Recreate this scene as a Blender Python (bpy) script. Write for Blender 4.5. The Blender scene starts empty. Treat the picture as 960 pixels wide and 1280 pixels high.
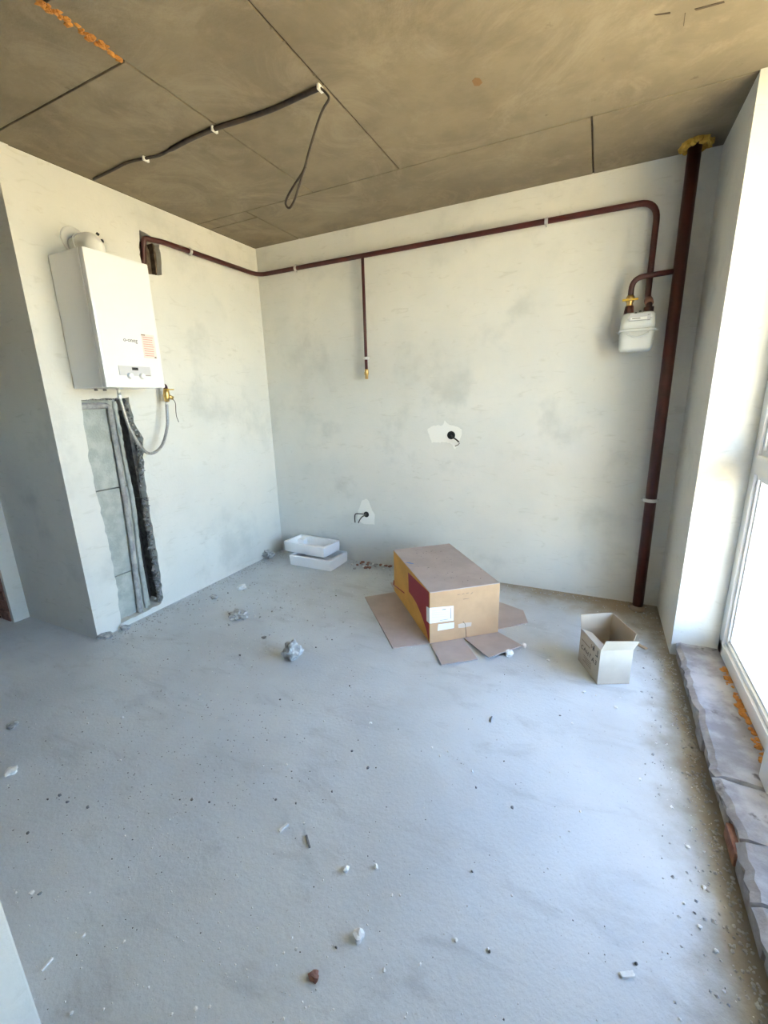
import bpy, bmesh, math, random
from mathutils import Vector, Matrix
import mathutils.noise as mn
PI = math.pi
random.seed(7)
S = bpy.context.scene
COL = S.collection

# ------------------------------------------------------------------ camera
FPX, PITCH, ROLL, YAW = 543.23, 0.2533, -0.0274, -0.4548
CAM = Vector((2.6968, -3.2123, 1.4060))
H, W = 2.65, 3.166          # ceiling height, width along the back wall
fw = Vector((math.sin(YAW)*math.cos(PITCH), math.cos(YAW)*math.cos(PITCH), -math.sin(PITCH)))
r0 = Vector((math.cos(YAW), -math.sin(YAW), 0)); u0 = r0.cross(fw)
rt = math.cos(ROLL)*r0 + math.sin(ROLL)*u0
up = -math.sin(ROLL)*r0 + math.cos(ROLL)*u0
cd = bpy.data.cameras.new('camera'); cam = bpy.data.objects.new('camera', cd); COL.objects.link(cam)
cd.sensor_fit = 'VERTICAL'; cd.sensor_height = 36.0; cd.sensor_width = 27.0
cd.lens = 36.0*FPX/1280.0; cd.clip_start = 0.02; cd.clip_end = 800
m = Matrix((( rt.x, up.x, -fw.x, CAM.x), (rt.y, up.y, -fw.y, CAM.y), (rt.z, up.z, -fw.z, CAM.z), (0,0,0,1)))
cam.matrix_world = m
S.camera = cam

# ------------------------------------------------------------------ light
SUN_EL, SUN_AZ = math.radians(52), math.radians(62)    # sun stands over the back of the flat, never enters
wd = bpy.data.worlds.new('sky'); S.world = wd; wd.use_nodes = True
nt = wd.node_tree; nt.nodes.clear()
sky = nt.nodes.new('ShaderNodeTexSky'); sky.sky_type = 'NISHITA'; sky.sun_disc = False
sky.sun_elevation = SUN_EL; sky.sun_rotation = -SUN_AZ; sky.dust_density = 1.6; sky.air_density = 1.0; sky.ozone_density = 1.0
bg = nt.nodes.new('ShaderNodeBackground'); bg.inputs['Strength'].default_value = 0.85
ow = nt.nodes.new('ShaderNodeOutputWorld')
nt.links.new(sky.outputs[0], bg.inputs[0]); nt.links.new(bg.outputs[0], ow.inputs[0])
sl = bpy.data.lights.new('sun', 'SUN'); sl.energy = 16.0; sl.angle = 0.009; sl.color = (1.0, 0.93, 0.80)
so = bpy.data.objects.new('sun', sl); COL.objects.link(so)
sd = Vector((-math.sin(SUN_AZ)*math.cos(SUN_EL), math.cos(SUN_AZ)*math.cos(SUN_EL), math.sin(SUN_EL)))
so.rotation_euler = sd.to_track_quat('Z', 'Y').to_euler(); so.location = (0, 0, 20)
vs = S.view_settings
vs.view_transform = 'Standard'; vs.look = 'None'; vs.gamma = 1.0; vs.exposure = 2.48; vs.use_curve_mapping = False

# ------------------------------------------------------------------ helpers
def ray(u, v):
    return fw + rt*((u-480)/FPX) - up*((v-640)/FPX)
def pln(u, v, p, n):                      # pixel -> point on a real plane
    d = ray(u, v); n = Vector(n); return CAM + d*((Vector(p)-CAM).dot(n)/d.dot(n))
def onx(x, u, v): return pln(u, v, (x,0,0), (1,0,0))
def ony(y, u, v): return pln(u, v, (0,y,0), (0,1,0))
def onz(z, u, v): return pln(u, v, (0,0,z), (0,0,1))

MATS = {}
def mat(name, c1, c2=None, scale=4, detail=6, rough=.85, bump=0, bscale=60, metal=0, lo=.35, hi=.65, spots=None, spot_scale=9, spot_lo=.62, spot_hi=.72, coat=0):
    M = bpy.data.materials.new(name); M.use_nodes = True; t = M.node_tree; N, L = t.nodes, t.links
    b = N['Principled BSDF']; b.inputs['Roughness'].default_value = rough; b.inputs['Metallic'].default_value = metal
    b.inputs['Base Color'].default_value = (*c1, 1)
    if coat: b.inputs['Coat Weight'].default_value = coat
    geo = N.new('ShaderNodeNewGeometry'); out = None
    def noise(sc, det, off=0):
        n = N.new('ShaderNodeTexNoise'); n.inputs['Scale'].default_value = sc; n.inputs['Detail'].default_value = det
        n.inputs['Roughness'].default_value = .6
        if off:
            ad = N.new('ShaderNodeVectorMath'); ad.inputs[1].default_value = (off, off*1.7, off*.6)
            L.new(geo.outputs['Position'], ad.inputs[0]); L.new(ad.outputs[0], n.inputs['Vector'])
        else: L.new(geo.outputs['Position'], n.inputs['Vector'])
        return n
    def ramp(src, a, z):
        r = N.new('ShaderNodeMapRange'); r.inputs[1].default_value = a; r.inputs[2].default_value = z; r.interpolation_type = 'SMOOTHSTEP'
        L.new(src, r.inputs[0]); return r.outputs[0]
    def mix(f, a, z):
        x = N.new('ShaderNodeMix'); x.data_type = 'RGBA'
        if f is not None: L.new(f, x.inputs[0])
        for i, s in ((6, a), (7, z)):
            if isinstance(s, tuple): x.inputs[i].default_value = (*s, 1)
            else: L.new(s, x.inputs[i])
        return x.outputs[2]
    if c2:
        out = mix(ramp(noise(scale, detail).outputs['Fac'], lo, hi), c1, c2)
    if spots:
        out = mix(ramp(noise(spot_scale, 8, 5).outputs['Fac'], spot_lo, spot_hi), out or c1, spots)
    if out: L.new(out, b.inputs['Base Color'])
    if bump:
        bp = N.new('ShaderNodeBump'); bp.inputs['Strength'].default_value = bump; bp.inputs['Distance'].default_value = .004
        L.new(noise(bscale, 8).outputs['Fac'], bp.inputs['Height']); L.new(bp.outputs[0], b.inputs['Normal'])
    M['_'] = 0; del M['_']
    MATS[name] = M
    M_extra[name] = (t, N, L, b, geo, noise, ramp, mix, out)
    return M
M_extra = {}

plaster = mat('wall_plaster', (.74,.735,.69), (.68,.685,.65), scale=1.6, rough=.92, bump=.35, bscale=45, spots=(.585,.595,.565), spot_scale=2.1, spot_lo=.53, spot_hi=.72)
concrete = mat('ceiling_concrete', (.25,.205,.135), (.20,.163,.108), scale=3.2, rough=.95, bump=.6, bscale=35, spots=(.14,.105,.065), spot_scale=13, spot_lo=.66, spot_hi=.78)
joint = mat('concrete_joint', (.10,.072,.042), (.07,.05,.03), scale=20, rough=.95)
screed = mat('floor_screed', (.65,.685,.705), (.57,.60,.62), scale=1.7, rough=.9, bump=.5, bscale=70, spots=(.47,.49,.51), spot_scale=34, spot_lo=.66, spot_hi=.78)
block_m = mat('aerated_block', (.47,.50,.47), (.36,.39,.37), scale=14, rough=.95, bump=.9, bscale=90)
mortar = mat('grey_mortar', (.46,.46,.45), (.30,.30,.30), scale=22, rough=.95, bump=1, bscale=120)
mortar_d = mat('dark_mortar', (.15,.145,.14), (.07,.065,.065), scale=30, rough=.95, bump=1, bscale=120)
pvc = mat('white_pvc', (.86,.87,.88), rough=.28, coat=.2)
pvc_g = mat('grey_gasket', (.18,.18,.19), rough=.6)
enamel = mat('white_enamel', (.86,.87,.88), rough=.25, coat=.3)
white_pl = mat('white_plastic', (.82,.82,.80), rough=.4)
meter_m = mat('meter_paint', (.74,.77,.76), rough=.3, coat=.2)
oxide = mat('oxide_red_paint', (.075,.013,.011), (.05,.009,.008), scale=12, rough=.4)
brass = mat('brass', (.62,.42,.16), rough=.3, metal=1)
yellow = mat('yellow_handle', (.72,.48,.05), rough=.4)
steel = mat('braided_steel', (.55,.55,.56), (.32,.32,.33), scale=220, rough=.35, metal=.8)
zinc = mat('zinc_clamp', (.72,.72,.70), rough=.4, metal=.6)
black = mat('black_rubber', (.02,.02,.02), rough=.6)
cable_m = mat('cable_sheath', (.05,.035,.025), (.03,.022,.018), scale=30, rough=.6)
foam = mat('cured_foam', (.62,.27,.05), (.45,.17,.03), scale=30, rough=.8, bump=1, bscale=80)
foam_y = mat('yellow_foam', (.55,.36,.06), (.38,.22,.03), scale=30, rough=.8, bump=1, bscale=80)
gyps = mat('white_gypsum', (.86,.85,.80), rough=.9, bump=.3)
hole_m = mat('hole_black', (.012,.012,.012), rough=.9)
kraft = mat('kraft_board', (.58,.37,.21), (.52,.33,.185), scale=6, rough=.85)
kraft_s = mat('kraft_side_bounce', (.80,.42,.09), (.70,.36,.08), scale=6, rough=.8)  # long sides: colour lightened to stand in for bounce light
kraft_in = mat('greyish_board', (.52,.44,.41), (.46,.39,.36), scale=7, rough=.9)  # greyer board tone for the bottom panel and flaps
red_ink = mat('red_ink', (.36,.02,.03), rough=.55)
paper = mat('label_paper', (.86,.87,.86), rough=.6)
ink = mat('dark_ink', (.05,.045,.04), rough=.7)
ink_l = mat('faded_ink', (.24,.17,.12), rough=.8)
carton = mat('grey_carton', (.56,.50,.41), (.51,.455,.37), scale=9, rough=.8)
carton_in = mat('carton_inside', (.42,.35,.27), rough=.85)
eps = mat('white_foam', (.95,.955,.96), rough=.65, bump=.2, bscale=200)
stone_w = mat('pale_stone', (.90,.90,.88), (.78,.78,.76), scale=40, rough=.9, bump=.6)
stone_g = mat('grey_stone', (.55,.56,.56), (.32,.325,.33), scale=45, rough=.95, bump=1)
stone_d = mat('dark_stone', (.24,.245,.25), (.15,.15,.15), scale=45, rough=.95)
brick_m = mat('red_brick', (.36,.20,.15), (.25,.12,.09), scale=25, rough=.95, bump=.8)
sill_m = mat('sill_mortar', (.44,.43,.44), (.24,.23,.24), scale=7, rough=.95, bump=1, bscale=50, spots=(.13,.12,.12), spot_scale=11, spot_lo=.6, spot_hi=.7)
panel_g = mat('panel_grey', (.60,.61,.64), rough=.35)
sticker_m = mat('sticker_pink', (.80,.70,.66), rough=.5)
red_text = mat('sticker_print', (.66,.38,.33), rough=.6)
gnd_m = mat('sandy_ground', (.60,.46,.24), (.50,.38,.19), scale=.6, rough=.95)
out_sill = mat('outer_sill_metal', (.72,.74,.77), rough=.4)
glass = bpy.data.materials.new('window_glass'); glass.use_nodes = True
t = glass.node_tree; t.nodes.clear()
tr = t.nodes.new('ShaderNodeBsdfTransparent'); tr.inputs[0].default_value = (.95,.97,.98,1); gl = t.nodes.new('ShaderNodeBsdfGlossy'); gl.inputs['Roughness'].default_value = .02
mx = t.nodes.new('ShaderNodeMixShader'); mx.inputs[0].default_value = .07; o_ = t.nodes.new('ShaderNodeOutputMaterial')
t.links.new(tr.outputs[0], mx.inputs[1]); t.links.new(gl.outputs[0], mx.inputs[2]); t.links.new(mx.outputs[0], o_.inputs[0])

# dirt with its own shape on the screed: sandy dust in the back corner and along the sill
def floor_dirt():
    t, N, L, b, geo, noise, ramp, mix, out = M_extra['floor_screed']
    sep = N.new('ShaderNodeSeparateXYZ'); L.new(geo.outputs['Position'], sep.inputs[0])
    def op(k, a, z):
        q = N.new('ShaderNodeMath'); q.operation = k
        for i, s in ((0, a), (1, z)):
            if isinstance(s, (int, float)): q.inputs[i].default_value = s
            else: L.new(s, q.inputs[i])
        return q.outputs[0]
    n = noise(6, 6, 3).outputs['Fac']
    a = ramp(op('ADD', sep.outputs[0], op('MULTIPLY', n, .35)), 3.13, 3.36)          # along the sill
    c = ramp(op('ADD', op('ADD', sep.outputs[1], op('MULTIPLY', sep.outputs[0], .28)), op('MULTIPLY', n, .5)), .56, .98)   # back corner
    mp = N.new('ShaderNodeMapping'); mp.inputs['Scale'].default_value = (1.0, 2.6, 1); mp.inputs['Rotation'].default_value = (0, 0, .9); L.new(geo.outputs['Position'], mp.inputs[0])
    sm = N.new('ShaderNodeTexNoise'); sm.inputs['Scale'].default_value = 3.2; sm.inputs['Detail'].default_value = 9; sm.inputs['Roughness'].default_value = .68; sm.inputs['Distortion'].default_value = .8
    L.new(mp.outputs[0], sm.inputs['Vector'])
    out = mix(op('MULTIPLY', ramp(sm.outputs['Fac'], .5, .72), .65), out, (.46,.48,.495))
    gr_ = noise(150, 4, 2).outputs['Fac']
    out = mix(op('MULTIPLY', ramp(gr_, .60, .70), .45), out, (.33,.34,.35))
    o = mix(c, out, (.36,.29,.20))
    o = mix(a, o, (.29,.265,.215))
    L.new(o, b.inputs['Base Color'])
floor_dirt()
def ceil_dirt():
    t, N, L, b, geo, noise, ramp, mix, out = M_extra['ceiling_concrete']
    n = noise(2.3, 10, 9); n.inputs['Distortion'].default_value = 1.2; n.inputs['Roughness'].default_value = .72
    mu = N.new('ShaderNodeMath'); mu.operation = 'MULTIPLY'; mu.inputs[1].default_value = .6; L.new(ramp(n.outputs['Fac'], .45, .68), mu.inputs[0])
    o = mix(mu.outputs[0], out, (.33,.275,.19))
    L.new(o, b.inputs['Base Color'])
ceil_dirt()
# trowelled damp blotches of the back wall
def wall_dirt():
    t, N, L, b, geo, noise, ramp, mix, out = M_extra['wall_plaster']
    sep = N.new('ShaderNodeSeparateXYZ'); L.new(geo.outputs['Position'], sep.inputs[0])
    mp = N.new('ShaderNodeMapping'); mp.inputs['Scale'].default_value = (1.4,1.4,5)
    L.new(geo.outputs['Position'], mp.inputs[0])
    n = N.new('ShaderNodeTexNoise'); n.inputs['Scale'].default_value = 5; n.inputs['Detail'].default_value = 9; n.inputs['Distortion'].default_value = 1.5
    L.new(mp.outputs[0], n.inputs['Vector'])
    f = ramp(n.outputs['Fac'], .58, .75)
    mu = N.new('ShaderNodeMath'); mu.operation = 'MULTIPLY'; mu.inputs[1].default_value = .5; L.new(f, mu.inputs[0])
    L.new(mix(mu.outputs[0], out, (.56,.555,.50)), b.inputs['Base Color'])
wall_dirt()

def tag(o, label=None, cat=None, group=None, kind=None):
    if label: o['label'] = label
    if cat: o['category'] = cat
    if group: o['group'] = group
    if kind: o['kind'] = kind
    return o
def link(name, me, m, parent=None, smooth=False):
    o = bpy.data.objects.new(name, me); COL.objects.link(o)
    if m and not me.materials: me.materials.append(m)
    if smooth:
        for p in me.polygons: p.use_smooth = True
    if parent:
        o.parent = parent; o.matrix_parent_inverse = parent.matrix_world.inverted()
    return o
def empty(name, loc, label, cat, group=None):
    o = bpy.data.objects.new(name, None); COL.objects.link(o); o.location = loc; o.empty_display_size = .05
    o.matrix_world = Matrix.Translation(Vector(loc))
    return tag(o, label, cat, group)
def bm_obj(name, bm, m, parent=None, smooth=False):
    bmesh.ops.recalc_face_normals(bm, faces=bm.faces[:])
    me = bpy.data.meshes.new(name); bm.to_mesh(me); bm.free()
    return link(name, me, m, parent, smooth)
def pyd(name, V, F, m, parent=None, smooth=False):
    bm = bmesh.new(); vs_ = [bm.verts.new(v) for v in V]
    for f in F: bm.faces.new([vs_[i] for i in f])
    return bm_obj(name, bm, m, parent, smooth)
def add_box(bm, a, b, M=None, bevel=0):
    g = bmesh.ops.create_cube(bm, size=1)
    a, b = Vector(a), Vector(b); c, s = (a+b)/2, b-a
    for v in g['verts']:
        v.co = Vector((v.co.x*s.x, v.co.y*s.y, v.co.z*s.z)) + c
    es = list({e for v in g['verts'] for e in v.link_edges})
    vv = g['verts']
    if bevel:
        r = bmesh.ops.bevel(bm, geom=es, offset=bevel, segments=2, affect='EDGES', profile=.7)
        vv = list({v for f in r['faces'] for v in f.verts} | {v for v in vv if v.is_valid})
    if M:
        for v in vv: v.co = M @ v.co
def box(name, a, b, m, parent=None, bevel=0, M=None):
    bm = bmesh.new(); add_box(bm, a, b, M, bevel); return bm_obj(name, bm, m, parent)
def rounded(pts, rad, seg=6):
    pts = [Vector(p) for p in pts]; out = [pts[0]]
    for i in range(1, len(pts)-1):
        a, p, b = pts[i-1], pts[i], pts[i+1]
        r = rad if not isinstance(rad, (list, tuple)) else rad[i-1]
        if r <= 0: out.append(p); continue
        d1, d2 = (a-p).normalized(), (b-p).normalized()
        r = min(r, (a-p).length*.49, (b-p).length*.49)
        A, B = p+d1*r, p+d2*r
        for k in range(seg+1):
            s = k/seg; out.append(A*(1-s)**2 + p*2*s*(1-s) + B*s*s)
    out.append(pts[-1]); return out
def add_tube(bm, pts, r, n=12, cap=True):
    pts = [Vector(p) for p in pts]; rings = []
    tprev = None; x = None
    for i, p in enumerate(pts):
        if i == 0: t = pts[1]-p
        elif i == len(pts)-1: t = p-pts[-2]
        else: t = (pts[i+1]-p).normalized() + (p-pts[i-1]).normalized()
        t.normalize()
        if x is None:
            x = t.orthogonal().normalized()
        else:
            x = (x - t*x.dot(t)).normalized()
        y = t.cross(x); rr = r[i] if isinstance(r, (list, tuple)) else r
        rings.append([bm.verts.new(p + x*rr*math.cos(2*PI*k/n) + y*rr*math.sin(2*PI*k/n)) for k in range(n)])
    for a, b in zip(rings, rings[1:]):
        for k in range(n): bm.faces.new((a[k], a[(k+1)%n], b[(k+1)%n], b[k]))
    if cap: bm.faces.new(rings[0][::-1]); bm.faces.new(rings[-1])
def smooth_pts(pts, n=8):               # Catmull-Rom
    P = [Vector(p) for p in pts]; P = [P[0]*2-P[1]] + P + [P[-1]*2-P[-2]]; out = []
    for i in range(1, len(P)-2):
        a, b, c, d = P[i-1:i+3]
        for k in range(n):
            t = k/n; out.append(.5*((2*b)+(c-a)*t+(2*a-5*b+4*c-d)*t*t+(3*b-a-3*c+d)*t**3))
    out.append(P[-2]); return out
def tube(name, pts, r, m, parent=None, n=12):
    bm = bmesh.new(); add_tube(bm, pts, r, n); o = bm_obj(name, bm, m, parent)
    for p in o.data.polygons: p.use_smooth = len(p.vertices) == 4
    return o
def prism(name, poly, n_off, m, parent=None):          # closed 3-D polygon extruded by a vector
    bm = bmesh.new(); off = Vector(n_off)
    a = [bm.verts.new(Vector(p)) for p in poly]; b = [bm.verts.new(Vector(p)+off) for p in poly]; k = len(a)
    bm.faces.new(a); bm.faces.new(b[::-1])
    for i in range(k): bm.faces.new((a[i], a[(i+1)%k], b[(i+1)%k], b[i]))
    return bm_obj(name, bm, m, parent)
def holed(name, outer, holes, to3, depth, m, parent=None):   # plate with real holes; to3(a,b,d) -> 3-D
    bm = bmesh.new(); loops = []
    for lp in [outer]+holes:
        vs_ = [bm.verts.new(to3(a, b, 0)) for a, b in lp]
        es = [bm.edges.new((vs_[i], vs_[(i+1)%len(vs_)])) for i in range(len(vs_))]
        loops.append((vs_, es))
    bmesh.ops.triangle_fill(bm, use_beauty=True, edges=[e for _, es in loops for e in es])
    for (vs_, es), lp in zip(loops, [outer]+holes):
        bk = [bm.verts.new(to3(a, b, depth)) for a, b in lp]
        for i in range(len(vs_)):
            j = (i+1) % len(vs_); bm.faces.new((vs_[i], vs_[j], bk[j], bk[i]))
    return bm_obj(name, bm, m, parent)
def rock_bm(bm, c, r, seed, sub=2, squash=.7, rough=.35):
    g = bmesh.ops.create_icosphere(bm, subdivisions=sub, radius=1)
    rx, ry = random.uniform(.75, 1.2), random.uniform(.75, 1.2); a = random.uniform(0, 6.3)
    zmin = 9
    for v in g['verts']:
        d = v.co.normalized(); k = 1 + rough*mn.noise(d*1.3 + Vector((seed*3.1, seed, 0))) + rough*.8*mn.noise(d*3.1 + Vector((0, seed*2.3, seed)))
        # facet
        p = Vector((d.x*rx, d.y*ry, d.z*squash))*k*r
        v.co = Vector((p.x*math.cos(a)-p.y*math.sin(a), p.x*math.sin(a)+p.y*math.cos(a), p.z))
        zmin = min(zmin, v.co.z)
    for v in g['verts']: v.co += Vector(c) + Vector((0, 0, -zmin-.1*r))
def rock(name, c, r, m, label, cat='stone', group=None, sub=2, squash=.7, rough=.45, parent=None):
    bm = bmesh.new(); rock_bm(bm, c, r, random.uniform(0, 50), sub, squash, rough)
    o = bm_obj(name, bm, m, parent)
    return tag(o, label, cat, group) if not parent else o
def text(name, body, size, M, m, parent, extr=.0004, shear=0):
    cu = bpy.data.curves.new(name, 'FONT'); cu.body = body; cu.size = size; cu.extrude = extr; cu.align_x = 'CENTER'; cu.align_y = 'CENTER'; cu.resolution_u = 3; cu.shear = shear
    tmp = bpy.data.objects.new('tmp', cu); COL.objects.link(tmp)
    dg = bpy.context.evaluated_depsgraph_get(); me = bpy.data.meshes.new_from_object(tmp.evaluated_get(dg))
    bpy.data.objects.remove(tmp); me.transform(M); me.materials.clear()
    return link(name, me, m, parent)
def frame(o, x, y):                        # matrix with given origin and in-plane axes
    x, y = Vector(x).normalized(), Vector(y).normalized(); z = x.cross(y); o = Vector(o)
    return Matrix(((x.x,y.x,z.x,o.x),(x.y,y.y,z.y,o.y),(x.z,y.z,z.z,o.z),(0,0,0,1)))

# ------------------------------------------------------------------ the setting
YEND, WIN_A, WIN_B, WX = -4.6, -.618, -2.40, 3.37     # rear of the flat, window from A to B, inner face of the window frame
PY = -1.813                                          # free edge of the left wall
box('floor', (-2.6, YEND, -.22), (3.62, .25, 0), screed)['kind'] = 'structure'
box('wall_back', (-2.6, 0, -.2), (3.62, .25, H+.05), plaster)['kind'] = 'structure'
box('wall_corridor', (-2.8, YEND, -.2), (-2.6, .25, H+.05), plaster)['kind'] = 'structure'
# right wall: short pier by the back corner, then beyond the window
box('wall_right', (W, WIN_A, -.05), (3.62, 0, H+.02), plaster)['kind'] = 'structure'
box('wall_right_far', (W, YEND, -.05), (3.62, WIN_B, H+.02), plaster)['kind'] = 'structure'
# stub wall whose edge shows at the bottom left
box('wall_stub', (1.42, YEND, -.02), (1.66, -2.962, H+.02), plaster, bevel=.004)['kind'] = 'structure'

# rear wall with an added unseen window behind the camera, for fill light
RW = (.2, .72, 1.32, 1.86)
# left wall: a shell with the two chases cut through it
def jag(pts, amp, step=.03):
    out = []
    for i, p in enumerate(pts):
        a, b = Vector(p), Vector(pts[(i+1) % len(pts)]); n = max(1, int((b-a).length/step))
        nrm = Vector((-(b-a).y, (b-a).x)).normalized()
        for k in range(n):
            q = a.lerp(b, k/n) + nrm*random.uniform(-amp, amp)
            out.append((q.x, q.y))
    return out
rec = [(-1.634,1.452),(-1.437,1.462),(-1.34,1.463),(-1.332,1.31),(-1.290,1.20),(-1.308,1.08),(-1.325,.88),(-1.326,.64),(-1.325,.38),(-1.336,.075),(-1.36,.035),(-1.655,.035),(-1.635,.33),(-1.648,.84),(-1.654,1.10),(-1.645,1.37)]
hol = [(-1.085,2.478),(-1.00,2.462),(-.950,2.432),(-.952,2.36),(-.962,2.245),(-1.02,2.232),(-1.10,2.225),(-1.11,2.33)]
wl = holed('wall_left', [(PY+.07,0),(0,0),(0,H),(PY+.07,H)], [jag(rec, .0055), jag(hol, .004, .02)], lambda a, b, d: Vector((-d, a, b)), .13, plaster)
wl['kind'] = 'structure'
box('wall_pier', (-.77, PY, -.02), (0, PY+.07, H+.02), plaster)['kind'] = 'structure'
chase_dk = mat('chase_dark', (.045,.04,.04), (.025,.022,.022), scale=25, rough=.95, bump=1, bscale=90)  # near-black tone for the wall behind the chases
box('backing_wall', (-.20, PY+.07, -.02), (-.125, 0, H), chase_dk, wl)
hb = mat('chase_brown', (.17,.125,.085), (.08,.055,.04), scale=30, rough=.95, bump=1, bscale=90)
for i in range(7):
    y0 = -1.112+i*.0245; box('broken_block', (-.124, y0, 2.20), (-.045-random.uniform(0,.045), y0+.021, 2.43+random.uniform(-.03,.05)), hb, wl, bevel=.003)
# what the big chase lays bare
z0 = .0
for za, zb in ((.0,.33),(.335,.90),(.905,1.40),(1.405,1.47)):
    box('block', (-.128, -1.69, za), (-.052-random.uniform(0,.005), -1.402, zb), block_m, wl, bevel=.004)
for za, zb in ((.0,.21),(.215,.80),(.805,1.5)):
    box('block', (-.128, -1.338, za), (-.060, -1.25, zb), mortar_d, wl, bevel=.005)
bm = bmesh.new()
for k in range(190):
    z = random.uniform(.04, 1.46)
    yr = None
    for (ya, zA), (yb, zB) in zip(rec[2:10], rec[3:11]):
        if min(zA, zB) <= z <= max(zA, zB): yr = ya+(yb-ya)*(z-zA)/(zB-zA+1e-9)
    if yr is None: continue
    rock_bm(bm, (random.uniform(-.055, -.008), yr-random.uniform(-.004, .016), z), random.uniform(.006, .015), k, 1, .9, .6)
tag(bm_obj('torn_plaster', bm, mat('torn_grey', (.34,.335,.33), (.14,.135,.135), scale=45, rough=.95), wl), kind='stuff')
bm = bmesh.new()
for k in range(150):
    y = random.uniform(-1.635, -1.345); rock_bm(bm, (random.uniform(-.05, -.006), y, 1.452+random.uniform(-.006,.008)), random.uniform(.004, .009), k, 1, .8, .5)
tag(bm_obj('torn_plaster', bm, mortar, wl), kind='stuff')
rp = empty('water_pipe', (-.04, -1.47, .02), 'grey mortar-smeared water pipe bent down inside the open wall chase', 'pipe')
pp = rounded([(-.036,-1.66,1.414), (-.036,-1.452,1.414), (-.036,-1.462,.70), (-.036,-1.475,.43), (-.036,-1.497,.005)], [.03,.1,.1])
pp2 = []
for a, b in zip(pp, pp[1:]):
    n = max(1, int((b-a).length/.03))
    pp2 += [a.lerp(b, k/n) for k in range(n)]
pp2.append(pp[-1])
tube('pipe', pp2, [.0165+random.uniform(-.0018,.0022) for _ in pp2], mortar, rp, 10)
ridge = []
for z, y in ((1.44,-1.412),(1.25,-1.412),(1.06,-1.41),(.77,-1.405),(.43,-1.425),(.20,-1.435),(.02,-1.44)): ridge.append((-.046,y,z))
ridge = smooth_pts(ridge, 8)
tube('mortar_bead', ridge, [.0135+random.uniform(-.003,.003) for _ in ridge], block_m, rp, 8)

# the far stub left of the pier: door jamb of broken brick
box('wall_jamb', (-.80, -1.905, -.02), (-.77, PY+.03, H+.02), plaster)['kind'] = 'structure'
jb = box('wall_jamb_core', (-1.03, -1.898, -.02), (-.80, PY+.05, H+.02), mortar_d); jb['kind'] = 'structure'
for i in range(17):
    z = .004+i*.077; o = .04 if i % 2 else 0
    for xa, xb in ((-1.03, -.92-o), (-.91-o, -.802)):
        box('brick', (xa, -1.907-random.uniform(0,.008), z), (xb, -1.88, z+.066), brick_m, jb, bevel=.003)
box('wall_doorway_far', (-1.03, YEND, -.02), (-.77, -2.85, H+.02), plaster)['kind'] = 'structure'

# ceiling: slab with shuttering-board panels proud of dark joints
ce = box('ceiling', (-2.8, YEND-.2, H+.007), (3.62, .25, H+.29), joint); ce['kind'] = 'structure'
G = .0045
pan = [(0,.45,-.49,0),(0,.45,-.605,-.49),(.45,2.55,-.605,0),(2.55,3.62,-.605,0),
       (0,.995,-1.825,-.605),(-.77,.995,-3.05,-1.825),(.995,1.575,-2.1,-.605),(.995,1.575,-3.05,-2.1),
       (1.575,3.62,-2.4,-.605),(1.575,3.62,YEND,-2.4),(-.77,1.575,YEND,-3.05),(-2.6,-.77,YEND,0)]
for a, b, c, d in pan:
    box('panel', (a+G, c+G, H), (b-G, d-G, H+.012), concrete, ce, bevel=.003)
bm = bmesh.new()
for k in range(60):
    y = random.uniform(-2.12, -1.835); rock_bm(bm, (.995+random.uniform(-.012,.014), y, H-.004), random.uniform(.007,.014), k, 1, .5, .5)
tag(bm_obj('foam_filler', bm, foam, ce), label='orange foam squeezed out of a ceiling joint', kind='stuff')
bm = bmesh.new()
for pts in ([(1.575,-2.1),(1.572,-1.75),(1.578,-1.37)], [(.45,-.12),(.449,-.02)]):
    P = smooth_pts([(a, b, H) for a, b in pts], 6)
    for q in P: rock_bm(bm, (q.x+random.uniform(-.006,.006), q.y, H-.004), random.uniform(.004,.008), q.y*9, 1, .4, .5)
tag(bm_obj('joint_crumbs', bm, concrete, ce), kind='stuff')

def ceil_mark(nm, pts, m):
    prism(nm, [onz(H-.0004, *p) for p in pts], (0,0,-.0012), m, ce)
rust = mat('rust_stain', (.22,.12,.05), rough=.95)
ceil_mark('rust_stain', [(590,101),(594,97),(600,98),(603,103),(599,107),(593,107)], rust)
for pts in ([(818,18),(838,15),(838,17),(820,19)], [(868,11),(905,1),(906,3),(870,13)], [(856,16),(857,16),(855,32),(854,32)]): ceil_mark('form_mark', pts, joint)
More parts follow.
